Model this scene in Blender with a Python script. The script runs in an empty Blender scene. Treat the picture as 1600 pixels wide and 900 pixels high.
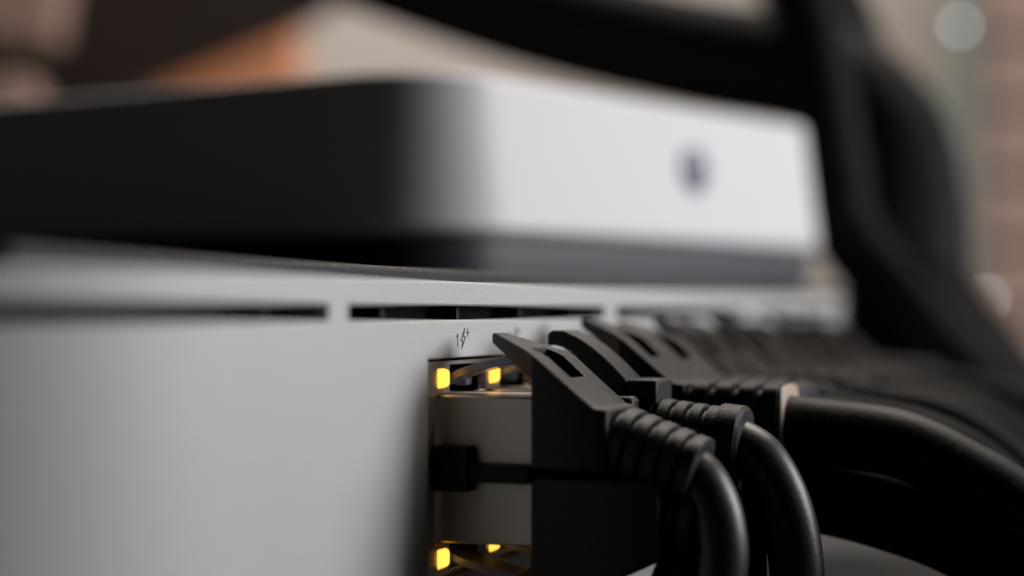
import bpy, bmesh, math, random
from mathutils import Vector, Matrix

random.seed(4)
S = bpy.context.scene
COL = S.collection
MM = 0.001
Z0 = 44.0                      # height of the lens above the table, mm


def P(x, h, z):
    """x along the switch front, h out of the front towards the viewer, z above lens height (all mm)"""
    return Vector((x * MM, -h * MM, (z + Z0) * MM))


# ------------------------------------------------------------------ camera
A = math.radians(21.4)
D = Vector((math.cos(A), math.sin(A), 0))
R = Vector((math.sin(A), -math.cos(A), 0))
cam_d = bpy.data.cameras.new('camera')
cam = bpy.data.objects.new('camera', cam_d)
COL.objects.link(cam)
CAM = Vector((-171.2 * MM, -73.0 * MM, Z0 * MM))
cam.location = CAM
cam.rotation_euler = (math.radians(90), 0, A - math.radians(90))
cam_d.sensor_width = 36.0
cam_d.lens = 60.75
cam_d.shift_y = 0.02375
cam_d.clip_start = 0.005
cam_d.clip_end = 20.0
cam_d.dof.use_dof = True
cam_d.dof.focus_distance = 0.187
cam_d.dof.aperture_fstop = 8.5
S.camera = cam


def C(x, y, depth):
    """a point given right / up / forward of the lens in mm, as world metres"""
    return CAM + R * (x * MM) + D * (depth * MM) + Vector((0, 0, y * MM))


# ------------------------------------------------------------------ light
w = bpy.data.worlds.new('World')
S.world = w
w.use_nodes = True
w.node_tree.nodes['Background'].inputs[0].default_value = (0.9, 0.95, 1.0, 1)
w.node_tree.nodes['Background'].inputs[1].default_value = 0.0015


def area(name, loc, target, sx, sy, power, col):
    l = bpy.data.lights.new(name, 'AREA')
    l.shape = 'RECTANGLE'
    l.size = sx
    l.size_y = sy
    l.energy = power
    l.color = col
    o = bpy.data.objects.new(name, l)
    o.location = loc
    o.rotation_euler = (Vector(target) - Vector(loc)).to_track_quat('-Z', 'Y').to_euler()
    COL.objects.link(o)
    return o


area('window_light', C(760, 210, 340), C(10, 0, 270), 0.36, 0.36, 5.3, (0.98, 0.97, 1.0))
area('ceiling_light', C(250, 560, 520), C(30, 0, 260), 0.36, 0.36, 3.4, (1.0, 0.90, 0.80))
area('background_fill', C(-60, 700, 850), C(0, 60, 1300), 0.5, 0.5, 5.8, (1.0, 0.93, 0.86))  # added fill lamp out of view, brightens the background

S.view_settings.view_transform = 'Standard'
S.view_settings.look = 'None'
S.view_settings.exposure = 0.0
S.view_settings.gamma = 1.0
S.render.engine = 'CYCLES'
S.cycles.use_denoising = True
S.cycles.max_bounces = 8


# ------------------------------------------------------------------ materials
def mat(name, col, rough=0.5, metal=0.0, var=0.0, vscale=300, bump=0.0, bscale=4000, trans=0.0,
        emit=None, estr=0.0, spec=0.5, coat=0.0, speck=0.0, bdist=0.0001):
    m = bpy.data.materials.new(name)
    m.use_nodes = True
    nt = m.node_tree
    b = nt.nodes['Principled BSDF']
    b.inputs['Roughness'].default_value = rough
    b.inputs['Metallic'].default_value = metal
    b.inputs['Specular IOR Level'].default_value = spec
    b.inputs['Transmission Weight'].default_value = trans
    b.inputs['Coat Weight'].default_value = coat
    tc = nt.nodes.new('ShaderNodeTexCoord')
    n1 = nt.nodes.new('ShaderNodeTexNoise')
    n1.inputs['Scale'].default_value = vscale
    n1.inputs['Detail'].default_value = 6
    nt.links.new(tc.outputs['Object'], n1.inputs['Vector'])
    mix = nt.nodes.new('ShaderNodeMix')
    mix.data_type = 'RGBA'
    mix.inputs[6].default_value = (*[c * (1 - var) for c in col], 1)
    mix.inputs[7].default_value = (*[min(1, c * (1 + var)) for c in col], 1)
    nt.links.new(n1.outputs['Fac'], mix.inputs[0])
    out = mix.outputs[2]
    if bump or speck:
        n2 = nt.nodes.new('ShaderNodeTexNoise')
        n2.inputs['Scale'].default_value = bscale
        n2.inputs['Detail'].default_value = 3
        nt.links.new(tc.outputs['Object'], n2.inputs['Vector'])
    if speck:
        rmp = nt.nodes.new('ShaderNodeValToRGB')
        rmp.color_ramp.elements[0].position = 0.55
        rmp.color_ramp.elements[1].position = 0.66
        nt.links.new(n2.outputs['Fac'], rmp.inputs[0])
        mx = nt.nodes.new('ShaderNodeMix')
        mx.data_type = 'RGBA'
        mx.inputs[7].default_value = (*[min(1, c + speck) for c in col], 1)
        nt.links.new(rmp.outputs[0], mx.inputs[0])
        nt.links.new(out, mx.inputs[6])
        out = mx.outputs[2]
    nt.links.new(out, b.inputs['Base Color'])
    if bump:
        bp = nt.nodes.new('ShaderNodeBump')
        bp.inputs['Strength'].default_value = bump
        bp.inputs['Distance'].default_value = bdist
        nt.links.new(n2.outputs['Fac'], bp.inputs['Height'])
        nt.links.new(bp.outputs['Normal'], b.inputs['Normal'])
    if emit:
        b.inputs['Emission Color'].default_value = (*emit, 1)
        b.inputs['Emission Strength'].default_value = estr
    return m


M = {}
M['silver'] = mat('silver_paint', (0.513, 0.520, 0.512), 0.58, 0.18, 0.11, 28, 0.6, 5200, speck=0.16)
M['lid'] = mat('grained_lid_paint', (0.022, 0.021, 0.020), 0.6, 0.0, 0.15, 300, 0.8, 4500, spec=0.3, speck=0.13)
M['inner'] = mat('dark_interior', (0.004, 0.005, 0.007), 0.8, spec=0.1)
M['fin'] = mat('interior_fin', (0.02, 0.022, 0.028), 0.6, spec=0.2)
M['fin2'] = mat('contact_plastic', (0.30, 0.33, 0.38), 0.35)
M['ink'] = mat('legend_ink', (0.012, 0.011, 0.012), 0.6, 0, 0.2, 3000)
M['shield'] = mat('tinned_shield', (0.52, 0.47, 0.42), 0.32, 0.75, 0.10, 500, 0.10, 3000)
M['jack'] = mat('jack_plastic', (0.005, 0.0055, 0.007), 0.45, spec=0.15)
M['led'] = mat('amber_led', (0.9, 0.6, 0.1), 0.3, emit=(1.0, 0.52, 0.065), estr=1.9)
M['led_off'] = mat('unlit_led', (0.25, 0.24, 0.2), 0.3)
M['plug'] = mat('plug_shell', (0.50, 0.44, 0.37), 0.38, 0.35, 0.06, 250, 0.08, 2500)
M['latch'] = mat('smoky_latch', (0.26, 0.27, 0.46), 0.2, trans=0.2)
M['gold'] = mat('gold_contact', (0.75, 0.5, 0.18), 0.3, 1.0)
M['boot'] = mat('boot_rubber', (0.005, 0.005, 0.005), 0.46, 0.0, 0.25, 400, 0.8, 5200, spec=0.34, speck=0.025)
M['boot_warm'] = mat('boot_rubber_warm', (0.013, 0.011, 0.010), 0.5, 0.0, 0.25, 400, 0.5, 5200, spec=0.25)
M['boot_far_dimmed'] = mat('dimmed_boot_rubber', (0.008, 0.006, 0.0055), 0.55, 0.0, 0.25, 400, 0.5, 5200, spec=0.12)  # far boots: light fading along the row is put into this darker colour
M['cable'] = mat('cable_jacket', (0.010, 0.010, 0.011), 0.40, 0.0, 0.3, 200, 0.25, 2500, spec=0.5, speck=0.02)
M['cable_thick'] = mat('thick_cable_jacket', (0.007, 0.007, 0.0075), 0.5, 0.0, 0.3, 200, 0.5, 1800, spec=0.16, speck=0.02)
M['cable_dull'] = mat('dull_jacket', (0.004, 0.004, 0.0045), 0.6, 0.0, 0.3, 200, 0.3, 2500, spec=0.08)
M['lit_end'] = mat('beige_lit_end', (0.50, 0.40, 0.31), 0.6, 0.0, 0.12, 600, 0.3, 3000)  # beige paints the light that falls on the boot's end face
M['white'] = mat('white_plastic', (0.73, 0.725, 0.755), 0.5, 0.0, 0.02, 40, 0.1, 3000, spec=0.4)
M['base'] = mat('slate_plastic', (0.028, 0.028, 0.038), 0.5, 0.0, 0.1, 80, 0.1, 3000, spec=0.3)
M['button'] = mat('blue_button', (0.03, 0.042, 0.10), 0.35)
M['table'] = mat('grey_tabletop', (0.028, 0.026, 0.024), 0.6, 0.0, 0.15, 30, 0.2, 900)
M['wall'] = mat('plaster_wall', (0.50, 0.45, 0.41), 0.85, 0.0, 0.06, 6, 0.2, 200)
M['wood_dark'] = mat('dark_wood', (0.014, 0.006, 0.004), 0.6, 0.0, 0.4, 20, 0.2, 400)
M['wood_orange'] = mat('orange_wood', (0.80, 0.33, 0.16), 0.55, 0.0, 0.2, 20, 0.2, 400)
M['wood_pink'] = mat('pale_wood', (0.36, 0.235, 0.19), 0.6, 0.0, 0.15, 20, 0.2, 400)
M['green'] = mat('grey_green_paint', (0.26, 0.29, 0.26), 0.6, 0.0, 0.1, 20)
M['brick'] = mat('pink_brick', (0.46, 0.32, 0.27), 0.85, 0.0, 0.15, 60, 0.4, 300)
M['bulb'] = mat('small_bulb', (0.9, 0.9, 0.9), 0.3, emit=(0.9, 0.96, 1.0), estr=4.5)
M['metal_dark'] = mat('lamp_holder', (0.05, 0.05, 0.05), 0.5)


# ------------------------------------------------------------------ helpers
def link(name, me, m, parent=None):
    o = bpy.data.objects.new(name, me)
    COL.objects.link(o)
    if m is not None:
        me.materials.append(m)
    if parent is not None:
        o.parent = parent
    return o


def finish(bm, name, m, parent=None, smooth=40, bevel=0.0, segs=2):
    bmesh.ops.recalc_face_normals(bm, faces=bm.faces)
    me = bpy.data.meshes.new(name)
    bm.to_mesh(me)
    bm.free()
    if smooth:
        for p in me.polygons:
            p.use_smooth = True
        me.set_sharp_from_angle(angle=math.radians(smooth))
    o = link(name, me, m, parent)
    if bevel:
        md = o.modifiers.new('bevel', 'BEVEL')
        md.width = bevel * MM
        md.segments = segs
        md.limit_method = 'ANGLE'
        md.angle_limit = math.radians(30)
    return o


def empty(name, label, cat, group=None, loc=None):
    o = bpy.data.objects.new(name, None)
    COL.objects.link(o)
    o.empty_display_size = 0.01
    if loc is not None:
        o.location = loc
    tag(o, label, cat, group)
    return o


def tag(o, label, cat, group=None):
    o['label'] = label
    o['category'] = cat
    if group:
        o['group'] = group
    return o


def keep(o, parent):
    """parent without moving"""
    o.parent = parent
    o.matrix_parent_inverse = Matrix.Translation(-parent.location)
    return o


def box(bm, x0, x1, h0, h1, z0, z1):
    vs = [bm.verts.new(P(x, h, z)) for x in (x0, x1) for h in (h0, h1) for z in (z0, z1)]
    for f in ((0, 1, 3, 2), (4, 6, 7, 5), (0, 4, 5, 1), (2, 3, 7, 6), (0, 2, 6, 4), (1, 5, 7, 3)):
        bm.faces.new([vs[i] for i in f])


def boxo(name, m, parent, *d, bevel=0.0):
    bm = bmesh.new()
    box(bm, *d)
    return finish(bm, name, m, parent, 0 if not bevel else 40, bevel)


def plate(xs, zs, holes, h_front, thick, mapper=P):
    """a sheet with rectangular openings, real edges round every opening"""
    bm = bmesh.new()
    for a, b, c, d in holes:
        xs = xs + [a, b]
        zs = zs + [c, d]
    xs = sorted(set(round(v, 4) for v in xs))
    zs = sorted(set(round(v, 4) for v in zs))
    cache = {}

    def v(i, j, k):
        if (i, j, k) not in cache:
            cache[(i, j, k)] = bm.verts.new(mapper(xs[i], h_front - k * thick, zs[j]))
        return cache[(i, j, k)]

    def solid(i, j):
        if i < 0 or j < 0 or i >= len(xs) - 1 or j >= len(zs) - 1:
            return False
        cx, cz = (xs[i] + xs[i + 1]) / 2, (zs[j] + zs[j + 1]) / 2
        return not any(a < cx < b and c < cz < d for a, b, c, d in holes)

    for i in range(len(xs) - 1):
        for j in range(len(zs) - 1):
            if not solid(i, j):
                continue
            bm.faces.new([v(i, j, 0), v(i + 1, j, 0), v(i + 1, j + 1, 0), v(i, j + 1, 0)])
            bm.faces.new([v(i, j, 1), v(i, j + 1, 1), v(i + 1, j + 1, 1), v(i + 1, j, 1)])
            for di, dj, e in ((-1, 0, ((i, j), (i, j + 1))), (1, 0, ((i + 1, j), (i + 1, j + 1))),
                              (0, -1, ((i, j), (i + 1, j))), (0, 1, ((i, j + 1), (i + 1, j + 1)))):
                if not solid(i + di, j + dj):
                    (a, b), (c, d) = e
                    bm.faces.new([v(a, b, 0), v(c, d, 0), v(c, d, 1), v(a, b, 1)])
    return bm


def spline(pts, n=10):
    pts = [Vector(p) for p in pts]
    q = [2 * pts[0] - pts[1]] + pts + [2 * pts[-1] - pts[-2]]
    out = []
    for i in range(1, len(q) - 2):
        p0, p1, p2, p3 = q[i - 1:i + 3]
        for k in range(n):
            t = k / n
            out.append(0.5 * ((2 * p1) + (p2 - p0) * t + (2 * p0 - 5 * p1 + 4 * p2 - p3) * t * t
                              + (3 * p1 - p0 - 3 * p2 + p3) * t ** 3))
    out.append(pts[-1])
    return out


def sweep(bm, pts, radii, side=Vector((1, 0, 0)), segs=24, aspect=1.0, power=2.0, cap=True):
    """tube along world points; radii in mm; a superellipse section, `aspect` wide along side"""
    rings = []
    n = len(pts)
    for i, p in enumerate(pts):
        t = (pts[min(i + 1, n - 1)] - pts[max(i - 1, 0)])
        if t.length < 1e-9:
            t = (pts[-1] - pts[0])
        t.normalize()
        u = (side - t * side.dot(t)).normalized()
        v = t.cross(u)
        r = (radii[i] if isinstance(radii, (list, tuple)) else radii) * MM
        ring = []
        for k in range(segs):
            a = 2 * math.pi * k / segs
            ca, sa = math.cos(a), math.sin(a)
            ca = math.copysign(abs(ca) ** (2 / power), ca)
            sa = math.copysign(abs(sa) ** (2 / power), sa)
            ring.append(bm.verts.new(p + u * (ca * r * aspect) + v * (sa * r)))
        rings.append(ring)
    for a, b in zip(rings, rings[1:]):
        for k in range(segs):
            bm.faces.new([a[k], a[(k + 1) % segs], b[(k + 1) % segs], b[k]])
    if cap:
        bm.faces.new(rings[0])
        bm.faces.new(rings[-1])


def poly(bm, pts, h, t=0.03):
    """a thin solid polygon on the front panel"""
    a = [bm.verts.new(P(x, h + t, z)) for x, z in pts]
    b = [bm.verts.new(P(x, h, z)) for x, z in pts]
    bm.faces.new(a)
    bm.faces.new(b)
    n = len(pts)
    for i in range(n):
        bm.faces.new([a[i], a[(i + 1) % n], b[(i + 1) % n], b[i]])


def stroke(bm, p, q, wd, h):
    p, q = Vector(p), Vector(q)
    d = (q - p).normalized()
    s = Vector((-d.y, d.x)) * wd / 2
    e = d * wd * 0.3
    poly(bm, [p - s - e, q - s + e, q + s + e, p + s - e], h)


# ------------------------------------------------------------------ setting
def sheet(name, pts, m):
    bm = bmesh.new()
    bm.faces.new([bm.verts.new(p) for p in pts])
    o = finish(bm, name, m, smooth=0)
    o['kind'] = 'structure'
    return o


sheet('table_top', [Vector((-0.5, -0.6, 0)), Vector((1.1, -0.6, 0)), Vector((1.1, 0.7, 0)), Vector((-0.5, 0.7, 0))], M['table'])
sheet('background_wall', [C(-900, -400, 1300), C(1500, -400, 1300), C(1500, 900, 1300), C(-900, 900, 1300)], M['wall'])

# ------------------------------------------------------------------ the network switch
PITCH = 14.4
NP = 12
LEFT, RIGHT, TOP, BOT = -92.0, 330.0, 3.3, -44.0
RC = 45.0                       # radius of the rounded left end
sw = empty('network_switch', 'silver network switch with a long vent slot and amber lit port rows', 'network switch',
           loc=P(0, 0, BOT))


def bend(s, h, z):
    """the sheet follows the front, then a rounded corner, then the left side"""
    c = LEFT + RC
    if s >= c:
        return P(s, h, z)
    arc = RC * math.pi / 2
    d = c - s
    r = RC + h
    if d <= arc:
        a = d / RC
        return P(c - r * math.sin(a), -RC + r * math.cos(a), z)
    return P(c - r, -RC - (d - arc), z)


cage_x0, cage_x1 = -8.5, PITCH * (NP - 1) + 9.3
cage_z0, cage_z1 = -28.2, -4.85
slots = [(-90.0, -30.6), (-26.6, 49.2), (54.6, 130), (135.5, 211), (216.5, 292)]
arcs = [LEFT + RC - RC * math.pi / 2 * k / 16 for k in range(17)] + [LEFT + RC - RC * math.pi / 2 - 120]
holes = [(a, b, -0.80, 0.70) for a, b in slots] + [(cage_x0, cage_x1, cage_z0, cage_z1)]
o = finish(plate(arcs + [RIGHT], [BOT, TOP], holes, 0.0, 1.4, bend), 'front_panel', M['silver'], None, 40, 0.22, 2)
keep(o, sw)


def part(name, m, *d, bevel=0.0, parent=None):
    o = boxo(name, m, None, *d, bevel=bevel)
    keep(o, sw)
    if parent is not None:
        o.matrix_parent_inverse = Matrix.Identity(4)
        o.parent = parent
        o.matrix_parent_inverse = parent.matrix_basis.inverted()
    return o


part('lid', M['lid'], -66.0, RIGHT, -220, -8.0, 2.2, 5.05, bevel=0.5)
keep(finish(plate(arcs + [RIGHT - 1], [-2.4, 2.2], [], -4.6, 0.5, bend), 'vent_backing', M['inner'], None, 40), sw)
for a, b in slots:
    n = max(1, round((b - a) / 19.0))
    for k in range(1, n + 1):
        x = a + (b - a) * (k - 0.5) / n + 0.6
        if -44 < x < 300:
            part('vent_fin', M['fin'], x, x + 0.8, -4.5, -1.6, -1.4, 1.3)

# jack block: a tinned face sheet with one stepped opening for each socket
MID = -16.5
jh = []
for c in range(NP):
    x = c * PITCH
    jh += [(x - 5.95, x + 6.2, -16.1, -8.6), (x - 5.95, x + 6.2, -24.4, -16.9),
           (x - 1.9, x + 8.1, -8.6, -5.6), (x - 1.9, x + 8.1, -27.4, -24.4)]
jh2 = []
for c in range(NP):
    x = c * PITCH
    jh2 += [(x - 5.1, x - 2.5, -7.95, -6.0), (x - 5.1, x - 2.5, -27.0, -25.05)]
face = finish(plate([cage_x0 + 0.3, cage_x1 - 0.3], [cage_z0 + 0.3, cage_z1 - 0.32], jh + jh2, -0.45, 0.6), 'jack_shield', M['shield'], None, 40, 0.08, 1)
keep(face, sw)
part('jack_body', M['jack'], cage_x0 + 0.1, cage_x1 - 0.1, -12.5, -12, cage_z0 + 0.1, cage_z1 - 0.1)
for c in range(NP):
    x = c * PITCH
    if c < 5:
        part('socket_wall', M['jack'], x + 7.4, x + 7.9, -11.9, -1.2, cage_z0 + 0.3, cage_z1 - 0.3)
        part('contact_block', M['fin2'], x + 5.3, x + 6.9, -3.0, -1.6, -8.1, -6.4, bevel=0.15)
        for zz, nm in ((-6.97, 'upper'), (-26.0, 'lower')):
            bm = bmesh.new()
            sweep(bm, [P(x - 3.8, -1.3, zz), P(x - 3.8, -0.55, zz), P(x - 3.8, -0.25, zz), P(x - 3.8, -0.12, zz)], [0.96, 0.96, 0.92, 0.80],
                  segs=28, aspect=1.28, power=4.5)
            keep(finish(bm, 'port_led', M['led'], None, 40), sw)

# black spacer that keeps the two rows apart on the first column
part('row_spacer', M['jack'], -6.9, 6.9, -0.2, 3.6, -18.6, -13.9, bevel=0.12)
part('row_spacer', M['jack'], -6.55, 6.55, 3.5, 10.25, -17.6, -15.75, bevel=0.2)

# printed legends
def legend(x, digit):
    bm = bmesh.new()
    h = 0.0
    wd = 0.16
    if digit == '1':
        stroke(bm, (x - 1.10, -2.35), (x - 1.10, -3.55), 0.17, h)
        stroke(bm, (x - 1.14, -2.38), (x - 1.42, -2.62), 0.13, h + 0.002)
    else:
        pts = [(-1.75, -2.45), (-1.35, -2.3), (-1.0, -2.5), (-1.02, -2.78), (-1.35, -2.92), (-1.0, -3.05),
               (-0.95, -3.35), (-1.3, -3.56), (-1.75, -3.42)]
        for i, (a, b) in enumerate(zip(pts, pts[1:])):
            stroke(bm, (x + a[0], a[1]), (x + b[0], b[1]), 0.15, h + 0.001 * (i % 2))
    b = [(.45, 1.06), (-.62, -.20), (-.06, -.27), (-.36, -1.06), (.64, .08), (.10, .16)]
    for i in range(6):
        p, q = b[i], b[(i + 1) % 6]
        ww = 0.15
        stroke(bm, (x + 0.38 + p[0], -2.80 + p[1]), (x + 0.38 + q[0], -2.80 + q[1]), ww, h + 0.003 * (i % 2))
    stroke(bm, (x + 1.28, -2.18), (x + 2.05, -2.18), 0.13, h)
    stroke(bm, (x + 1.66, -1.75), (x + 1.66, -2.62), 0.13, h + 0.004)
    return keep(finish(bm, 'port_legend', M['ink'], None, 0), sw)


legend(0.2, '1')
legend(PITCH + 1.2, '3')

# ------------------------------------------------------------------ patch cables
def flat_boot(X, dz, parent, m, up=True, droop=0.0):
    """hooded boot: a pointed lever, a sloping back with a slot, a block behind the plug"""
    sgn = 1 if up else -1

    def Q(x, h, z):
        return P(X + x, h, (z + dz) if up else (2 * MID - z - dz))
    st = [(4.0, -2.25, -3.25, 1.0), (4.5, -2.15, -3.5, 1.5), (8.9, -3.75, -6.2, 4.6), (10.25, -4.3, -7.1, 5.6), (10.3, -4.35, -16.0, 6.0),
          (10.9, -4.65, -16.0, 6.0), (13.3, -6.7, -16.0, 5.85), (16.9, -9.7, -16.0, 5.6), (18.2, -9.9, -15.9, 5.0)]
    if not up:              # the lower boots keep their full height further back
        st[6:] = [(13.3, -4.7, -16.0, 6.0), (17.2, -4.9, -16.0, 5.9), (22.5, -7.5, -16.0, 5.4), (23.6, -8.2, -15.9, 5.0)]
    bm = bmesh.new()
    rows = []
    for h, zt, zb, hw in st:
        s = min(2.3, hw * 0.5)
        rows.append([bm.verts.new(Q(x, h, z)) for x, z in ((-hw, zb), (-hw, zt), (-s, zt), (s, zt), (hw, zt), (hw, zb))])
    pit = []
    for i, (a, b) in enumerate(zip(rows, rows[1:])):
        for k in range(6):
            f = bm.faces.new([a[k], a[(k + 1) % 6], b[(k + 1) % 6], b[k]])
            if k == 2 and 2 <= i <= 5:
                pit.append(f)
    bm.faces.new(rows[0])
    bm.faces.new(rows[-1])
    bmesh.ops.recalc_face_normals(bm, faces=bm.faces)
    r = bmesh.ops.extrude_face_region(bm, geom=pit)
    vs = [v for v in r['geom'] if isinstance(v, bmesh.types.BMVert)]
    bmesh.ops.translate(bm, verts=vs, vec=(0, 0, -1.5 * MM * sgn))
    bmesh.ops.delete(bm, geom=pit, context='FACES')
    return keep(finish(bm, 'boot', m, None, 40, 0.32, 2), parent)


def arc_boot(X, parent, m):
    """boot with a narrow arched lever over a dark block and a square step behind it"""
    prof = [(5.6, -2.4), (6.2, -2.0), (7.5, -2.05), (9.2, -2.75), (10.8, -3.75), (12.2, -4.85), (13.6, -6.1), (15.0, -7.5)]
    bm = bmesh.new()
    rows = []
    for i, (h, zt) in enumerate(prof):
        zb = zt - (1.4 + 0.25 * i) if h < 10.3 else -16.0
        rows.append([bm.verts.new(P(X + x, h, z)) for x, z in ((-2.8, zb), (-2.8, zt), (2.8, zt), (2.8, zb))])
    for a, b in zip(rows, rows[1:]):
        for k in range(4):
            bm.faces.new([a[k], a[(k + 1) % 4], b[(k + 1) % 4], b[k]])
    bm.faces.new(rows[0])
    bm.faces.new(rows[-1])
    lever = keep(finish(bm, 'lever', m, None, 50, 0.25, 2), parent)
    bm = bmesh.new()
    box(bm, X - 5.8, X + 5.8, 10.2, 16.6, -16.0, -9.2)
    keep(finish(bm, 'boot', m, None, 40, 0.5, 2), parent)
    bm = bmesh.new()
    box(bm, X - 2.6, X + 3.6, 14.6, 18.4, -11.0, -7.45)
    keep(finish(bm, 'step_block', m, None, 40, 0.4, 2), parent)


def plug(X, dz, parent, up=True):
    def bx(name, m, x0, x1, h0, h1, z0, z1, bevel):
        z0, z1 = z0 + dz, z1 + dz
        if not up:
            z0, z1 = 2 * MID - z1, 2 * MID - z0
        return keep(boxo(name, m, None, X + x0, X + x1, h0, h1, z0, z1, bevel=bevel), parent)
    bx('plug_shell', M['plug'], -4.5, 5.85, -8.0, 10.6, -15.9, -8.75, 0.25)
    # spring latch: rises from the nose of the plug to under the boot lever
    prof = [(-5.5, -8.3), (-2.0, -7.4), (0.6, -6.4), (3.0, -5.7), (5.7, -5.1), (8.5, -4.95)]
    bm = bmesh.new()
    rows = []
    for h, z in prof:
        zt, zb = z + 0.45 + dz, z - 0.45 + dz
        if not up:
            zt, zb = 2 * MID - zt, 2 * MID - zb
        rows.append([bm.verts.new(P(X + x, h, q)) for x, q in ((-1.5, zb), (-1.5, zt), (2.9, zt), (2.9, zb))])
    for a, b in zip(rows, rows[1:]):
        for k in range(4):
            bm.faces.new([a[k], a[(k + 1) % 4], b[(k + 1) % 4], b[k]])
    bm.faces.new(rows[0])
    bm.faces.new(rows[-1])
    keep(finish(bm, 'latch', M['latch'], None, 40, 0.1, 1), parent)


def relief(X, parent, m, p0, p1, r0, r1, ribs, power, aspect, collar=None):
    """strain relief with raised ribs, p0 / p1 = (h, z) of its axis"""
    pts, rad = [], []
    n = ribs
    for i in range(n):
        for t, k in ((0.0, 0.84), (0.18, 0.84), (0.30, 1.0), (0.92, 1.0), (0.999, 0.86)):
            u = (i + t) / n
            pts.append(P(X, p0[0] + (p1[0] - p0[0]) * u, p0[1] + (p1[1] - p0[1]) * u))
            rad.append((r0 + (r1 - r0) * u) * k)
    if collar:
        for u, r in ((1.0, collar), (1.25, collar), (1.30, collar * 0.9), (1.31, collar * 0.6)):
            pts.append(P(X, p0[0] + (p1[0] - p0[0]) * u, p0[1] + (p1[1] - p0[1]) * u))
            rad.append(r)
    bm = bmesh.new()
    sweep(bm, pts, rad, segs=32, power=power, aspect=aspect)
    return keep(finish(bm, 'strain_relief', m, None, 35), parent)


def jacket(X, parent, m, path, r, dx=None):
    pts = [P(X + (dx[i] if dx else 0), h, z) for i, (h, z) in enumerate(path)]
    bm = bmesh.new()
    sweep(bm, spline(pts, 10), r, segs=28)
    return keep(finish(bm, 'cable_jacket', m, None, 60), parent)


def cord(label, X, z, group=None):
    return empty('patch_cable', label, 'network cable', group, loc=P(X, 12, z))


# first column, upper: hooded boot, drooping, cable falls to the table
t = cord('nearest black patch cable with pointed slotted hood, beside the first port legend', 0, -12)
plug(0, 0, t)
flat_boot(0, 0, t, M['boot'])
relief(0, t, M['boot'], (17.6, -13.6), (26.6, -16.4), 4.1, 3.6, 5, 2.6, 1.15)
jacket(0, t, M['cable'], [(24, -15.6), (26.6, -17.6), (28.2, -21.5), (28.4, -26.5), (26.6, -33), (24.2, -39), (22.5, -47)], 2.95)

# second column, upper: arched narrow lever
X = PITCH
t = cord('black patch cable with narrow arched lever, second column of the upper row', X, -12)
plug(X, 0, t)
arc_boot(X, t, M['boot'])
relief(X, t, M['boot'], (16.0, -13.0), (25.0, -13.9), 3.7, 3.5, 5, 2.4, 1.1, collar=3.9)
jacket(X, t, M['cable'], [(26, -14.2), (29.3, -16.2), (31.8, -20.5), (33.2, -26), (33.6, -33), (33.2, -40), (32.5, -47)], 3.0)

# third column, upper: straight ribbed boot with its lit end face painted beige, and a thick cable reaching out to the right
X = 2 * PITCH
t = cord('thick black patch cable with beige, lit-looking end face on its straight ribbed boot', X, -12)
plug(X, 0.6, t)
flat_boot(X, 1.5, t, M['boot_warm'])
relief(X, t, M['boot_warm'], (18.0, -12.6), (29.2, -12.8), 4.5, 4.5, 4, 5.0, 1.1)
bm = bmesh.new()
sweep(bm, [P(X, 28.6, -12.8), P(X, 29.3, -12.8), P(X, 29.45, -12.8), P(X, 29.6, -12.8)], [3.8, 4.35, 4.35, 4.2], segs=32, power=5, aspect=1.08)
keep(finish(bm, 'lit_end_face', M['lit_end'], None, 40), t)
jacket(X, t, M['cable_thick'], [(29, -13.6), (33, -13.9), (42, -15.0), (49, -18.0), (56, -22.4), (66, -32), (72, -40), (76, -49)], 3.9)

# the remaining upper columns
names = {3: 'black patch cable in the fourth upper port, right behind the boot with the beige end face'}
order = {4: 'fifth', 5: 'sixth', 6: 'seventh', 7: 'eighth', 8: 'ninth', 9: 'tenth', 10: 'eleventh', 11: 'twelfth and last'}
for c, word in order.items():
    names[c] = 'blurred black patch cable in the %s upper port from the left' % word
for c in range(3, NP):
    X = c * PITCH
    t = cord(names[c], X, -12, 'patch cables in the upper row')
    dz = 1.5 + random.uniform(-0.9, 0.5)
    plug(X, 0.6, t)
    mb = M['boot_warm'] if c == 3 else M['boot_far_dimmed']
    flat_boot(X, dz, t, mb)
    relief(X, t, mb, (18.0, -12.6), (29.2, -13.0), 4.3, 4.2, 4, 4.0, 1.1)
    j = random.uniform(-2, 2)
    t.rotation_euler = (math.radians(random.uniform(-2.5, 3.5)), math.radians(random.uniform(-3, 3)), math.radians(random.uniform(-4, 4)))
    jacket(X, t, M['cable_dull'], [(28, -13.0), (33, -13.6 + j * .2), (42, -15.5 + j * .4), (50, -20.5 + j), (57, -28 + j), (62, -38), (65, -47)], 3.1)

# lower row
low = ['black patch cable in the first lower port, under the nearest slotted hood',
       'black patch cable in the second lower port, under the arched lever',
       'thick black patch cable in the third lower port, under the one with the beige end face',
       'dark patch cable in the fourth lower port, mostly hidden behind other cables']
for c in range(4):
    X = c * PITCH
    t = cord(low[c], X, -21)
    plug(X, 0, t, up=False)
    flat_boot(X, 0, t, M['boot'], up=False)
    relief(X, t, M['boot'], (17.6, -20.4), (26.4, -21.2), 3.6, 3.4, 5, 2.6, 1.15)
    if c < 2:
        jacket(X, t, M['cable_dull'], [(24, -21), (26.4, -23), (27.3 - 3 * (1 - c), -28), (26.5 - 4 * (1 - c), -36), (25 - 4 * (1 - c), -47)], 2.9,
               dx=[0, 0, -0.5, -1, -1.5])
    else:
        jacket(X, t, M['cable_dull'], [(25, -21.1), (32, -21.7), (40, -23.2), (49, -26.2), (58, -32), (64, -40), (67, -49)], 3.9 if c == 2 else 3.2)

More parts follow.
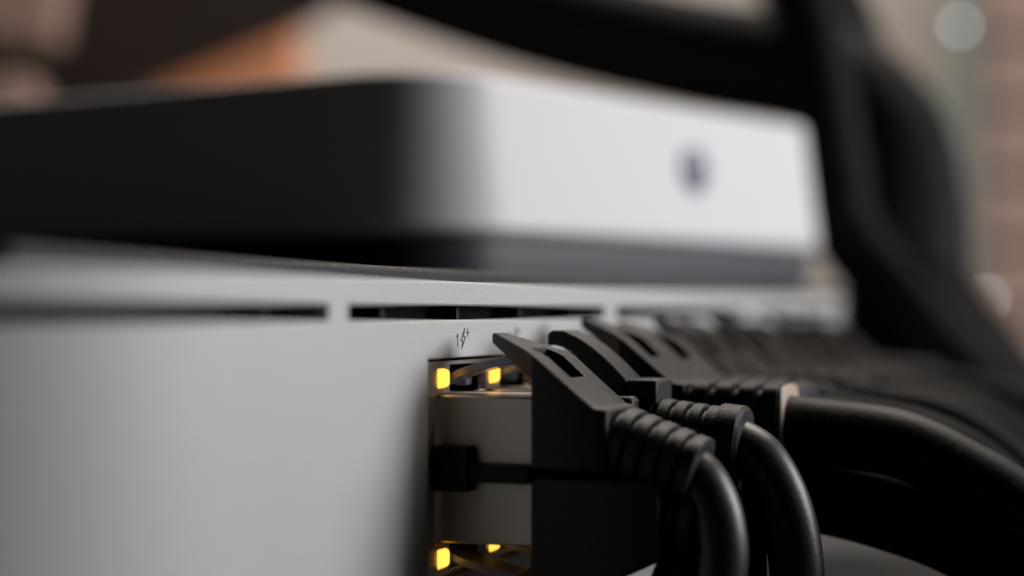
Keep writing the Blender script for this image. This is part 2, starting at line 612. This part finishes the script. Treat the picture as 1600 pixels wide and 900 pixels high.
# ------------------------------------------------------------------ white device on the switch
dev = empty('desktop_device', 'white rounded device with slate base and dark blue button standing on the switch', 'electronic device',
            loc=P(140, -70, 5.05))
FC = C(-12, 0, 275)             # near corner of its footprint
FR = C(69, 0, 372)
ex = (FR - FC)
LW = ex.length / MM
ex.normalize()
ey = R * -0.867 + D * 0.497    # into the depth, to the left
LD = 150.0


def rounded(inset, r, n=10):
    """outline of the footprint in (along front, depth) mm"""
    out = []
    for cx, cy, a0, rr in ((r[0], r[0], 180, r[0]), (LW - r[1], r[1], 270, r[1]), (LW - r[2], LD - r[2], 0, r[2]), (r[3], LD - r[3], 90, r[3])):
        for k in range(n + 1):
            a = math.radians(a0 + 90 * k / n)
            q = rr - inset
            out.append((cx + q * math.cos(a), cy + q * math.sin(a)))
    return out


def W(a, b, z):
    v = FC + ex * (a * MM) + ey * (b * MM)
    v.z = (z + Z0) * MM
    return v


def loft(name, levels, r, m, smooth=50):
    """skin over the footprint outline"""
    bm = bmesh.new()
    rows = []
    for z, ins in levels:
        rows.append([bm.verts.new(W(a, b, z)) for a, b in rounded(ins, r, 14)])
    n = len(rows[0])
    for a, b in zip(rows, rows[1:]):
        for k in range(n):
            bm.faces.new([a[k], a[(k + 1) % n], b[(k + 1) % n], b[k]])
    bm.faces.new(rows[0])
    bm.faces.new(rows[-1])
    return keep(finish(bm, name, m, None, smooth), dev)


RR = (19, 8, 20, 20)
lv = [(13.0, 1.2), (13.3, 0.5), (14.2, 0.0)]
for k in range(9):
    tt = k / 8
    lv.append((14.2 + 24.2 * tt, 0.0 + 2.8 * tt))
for k in range(1, 8):
    a = k / 7 * math.pi / 2
    lv.append((38.4 + 1.4 * math.sin(a), 2.8 + 1.4 * (1 - math.cos(a))))
loft('body', lv, RR, M['white'])
loft('base', [(5.06, 3.0), (5.4, 2.2), (12.4, 1.6), (13.02, 2.0)], RR, M['base'])
bm = bmesh.new()
ba, bz = 75.3, 27.3
# oval button let into the front
ctr = W(ba, 1.5, bz)
rings = []
for r, d in ((1.0, 1.0), (1.0, -0.5), (0.85, -0.75)):
    rings.append([bm.verts.new(ctr + ex * (4.2 * r * math.cos(2 * math.pi * k / 28) * MM) + ey * (d * MM)
                               + Vector((0, 0, 4.5 * r * math.sin(2 * math.pi * k / 28) * MM))) for k in range(28)])
for a, b in zip(rings, rings[1:]):
    for k in range(28):
        bm.faces.new([a[k], a[(k + 1) % 28], b[(k + 1) % 28], b[k]])
bm.faces.new(rings[-1])
keep(finish(bm, 'button', M['button'], None, 40), dev)


# ------------------------------------------------------------------ loose black cables
def px(x, y, depth):
    return C((x - 800) / 2700 * depth, (488 - y) / 2700 * depth, depth)


def loose(label, pts, r, m):
    bm = bmesh.new()
    sweep(bm, spline(pts, 12), r, side=Vector((0.3, 0.2, 0.93)), segs=28)
    return tag(finish(bm, 'loose_cable', m, None, 60), label, 'cable')


loose('thick black cable arching over the white device and down its right side',
      [px(250, -170, 470), px(540, -75, 465), px(830, 22, 455), px(1080, 82, 445), px(1290, 122, 435), px(1390, 210, 425), px(1418, 330, 415),
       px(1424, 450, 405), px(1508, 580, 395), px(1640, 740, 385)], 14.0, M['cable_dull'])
loose('thin black cable hanging from the top right of the white device',
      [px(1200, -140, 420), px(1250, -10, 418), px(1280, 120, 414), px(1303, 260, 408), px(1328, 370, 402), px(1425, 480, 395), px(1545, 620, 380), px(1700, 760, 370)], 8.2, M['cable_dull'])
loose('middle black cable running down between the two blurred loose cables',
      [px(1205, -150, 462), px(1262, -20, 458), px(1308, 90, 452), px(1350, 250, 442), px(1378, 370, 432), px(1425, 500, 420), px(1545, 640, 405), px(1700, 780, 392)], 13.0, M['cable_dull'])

# ------------------------------------------------------------------ far background
def slab(name, label, cat, corners, depth, thick, m, group=None):
    """a board standing square to the view: corners (x, y) mm right / up of the lens at that distance"""
    bm = bmesh.new()
    a = [bm.verts.new(C(x, y, depth)) for x, y in corners]
    b = [bm.verts.new(C(x, y, depth + thick)) for x, y in corners]
    bm.faces.new(a)
    bm.faces.new(b)
    n = len(a)
    for i in range(n):
        bm.faces.new([a[i], a[(i + 1) % n], b[(i + 1) % n], b[i]])
    o = finish(bm, name, m, None, 40, 3.0, 2)
    return tag(o, label, cat, group)


slab('wooden_board', 'dark brown wooden board slanting across the upper left background', 'board',
     [(-176, 40), (-172, 106), (-95, 138), (-60, 165), (-60, 260), (-320, 260), (-320, 40)], 800, 30, M['wood_dark'])
slab('wooden_block', 'orange brown wooden block under the slanting edge of the dark board', 'block',
     [(-200, 20), (-110, 20), (-110, 190), (-200, 190)], 880, 40, M['wood_orange'])
slab('wooden_plank', 'upper pale wooden plank end in the top left corner', 'plank',
     [(-300, 122), (-203, 118), (-190, 190), (-300, 190)], 760, 25, M['wood_pink'], 'pale plank ends at upper left')
slab('wooden_plank', 'lower pale wooden plank end just above the device at far left', 'plank',
     [(-300, 60), (-208, 70), (-212, 104), (-300, 106)], 760, 25, M['wood_pink'], 'pale plank ends at upper left')
slab('grey_green_post', 'grey green post standing beside the pink brick pier', 'post',
     [(314, -120), (334, -120), (334, 330), (314, 330)], 1230, 40, M['green'])
pier = empty('brick_pier', 'pinkish brick pier at the right edge of the background', 'pier', loc=C(420, -160, 1240))
bsz = (96, 44)
k = 0
for row in range(10):
    off = 0 if row % 2 else -48
    for col in range(3):
        bm = bmesh.new()
        x0 = 338 + off + col * 102
        z0 = -150 + row * 50
        x0c = max(x0, 338)
        j = random.uniform(-2, 2)
        a = [C(x, y, d + j) for d in (1240, 1290) for x, y in ((x0c, z0), (x0 + bsz[0], z0), (x0 + bsz[0], z0 + bsz[1]), (x0c, z0 + bsz[1]))]
        vs = [bm.verts.new(p) for p in a]
        for f in ((0, 1, 2, 3), (7, 6, 5, 4), (0, 4, 5, 1), (1, 5, 6, 2), (2, 6, 7, 3), (3, 7, 4, 0)):
            bm.faces.new([vs[i] for i in f])
        keep(finish(bm, 'brick', M['brick'], None, 0), pier)


def lamp(label, x, y, depth):
    t = empty('small_lamp', label, 'lamp', loc=px(x, y, depth))
    bm = bmesh.new()
    c = px(x, y, depth)
    sweep(bm, [c + Vector((0, 0, (1.6 * math.cos(math.pi * q / 10)) * MM)) for q in range(11)],
          [max(0.02, 1.6 * math.sin(math.pi * q / 10)) for q in range(11)], segs=16)
    keep(finish(bm, 'bulb', M['bulb'], None, 60), t)
    bm = bmesh.new()
    sweep(bm, [c + Vector((0, 0, z * MM)) for z in (1.3, 2.2, 6.0, 6.4)], [1.0, 1.3, 1.2, 0.8], segs=16)
    keep(finish(bm, 'holder', M['metal_dark'], None, 40), t)


lamp('small white lamp glowing at the top right of the background', 1500, 40, 800)
lamp('small white lamp glowing low at right, partly behind the loose cables', 1542, 466, 800)
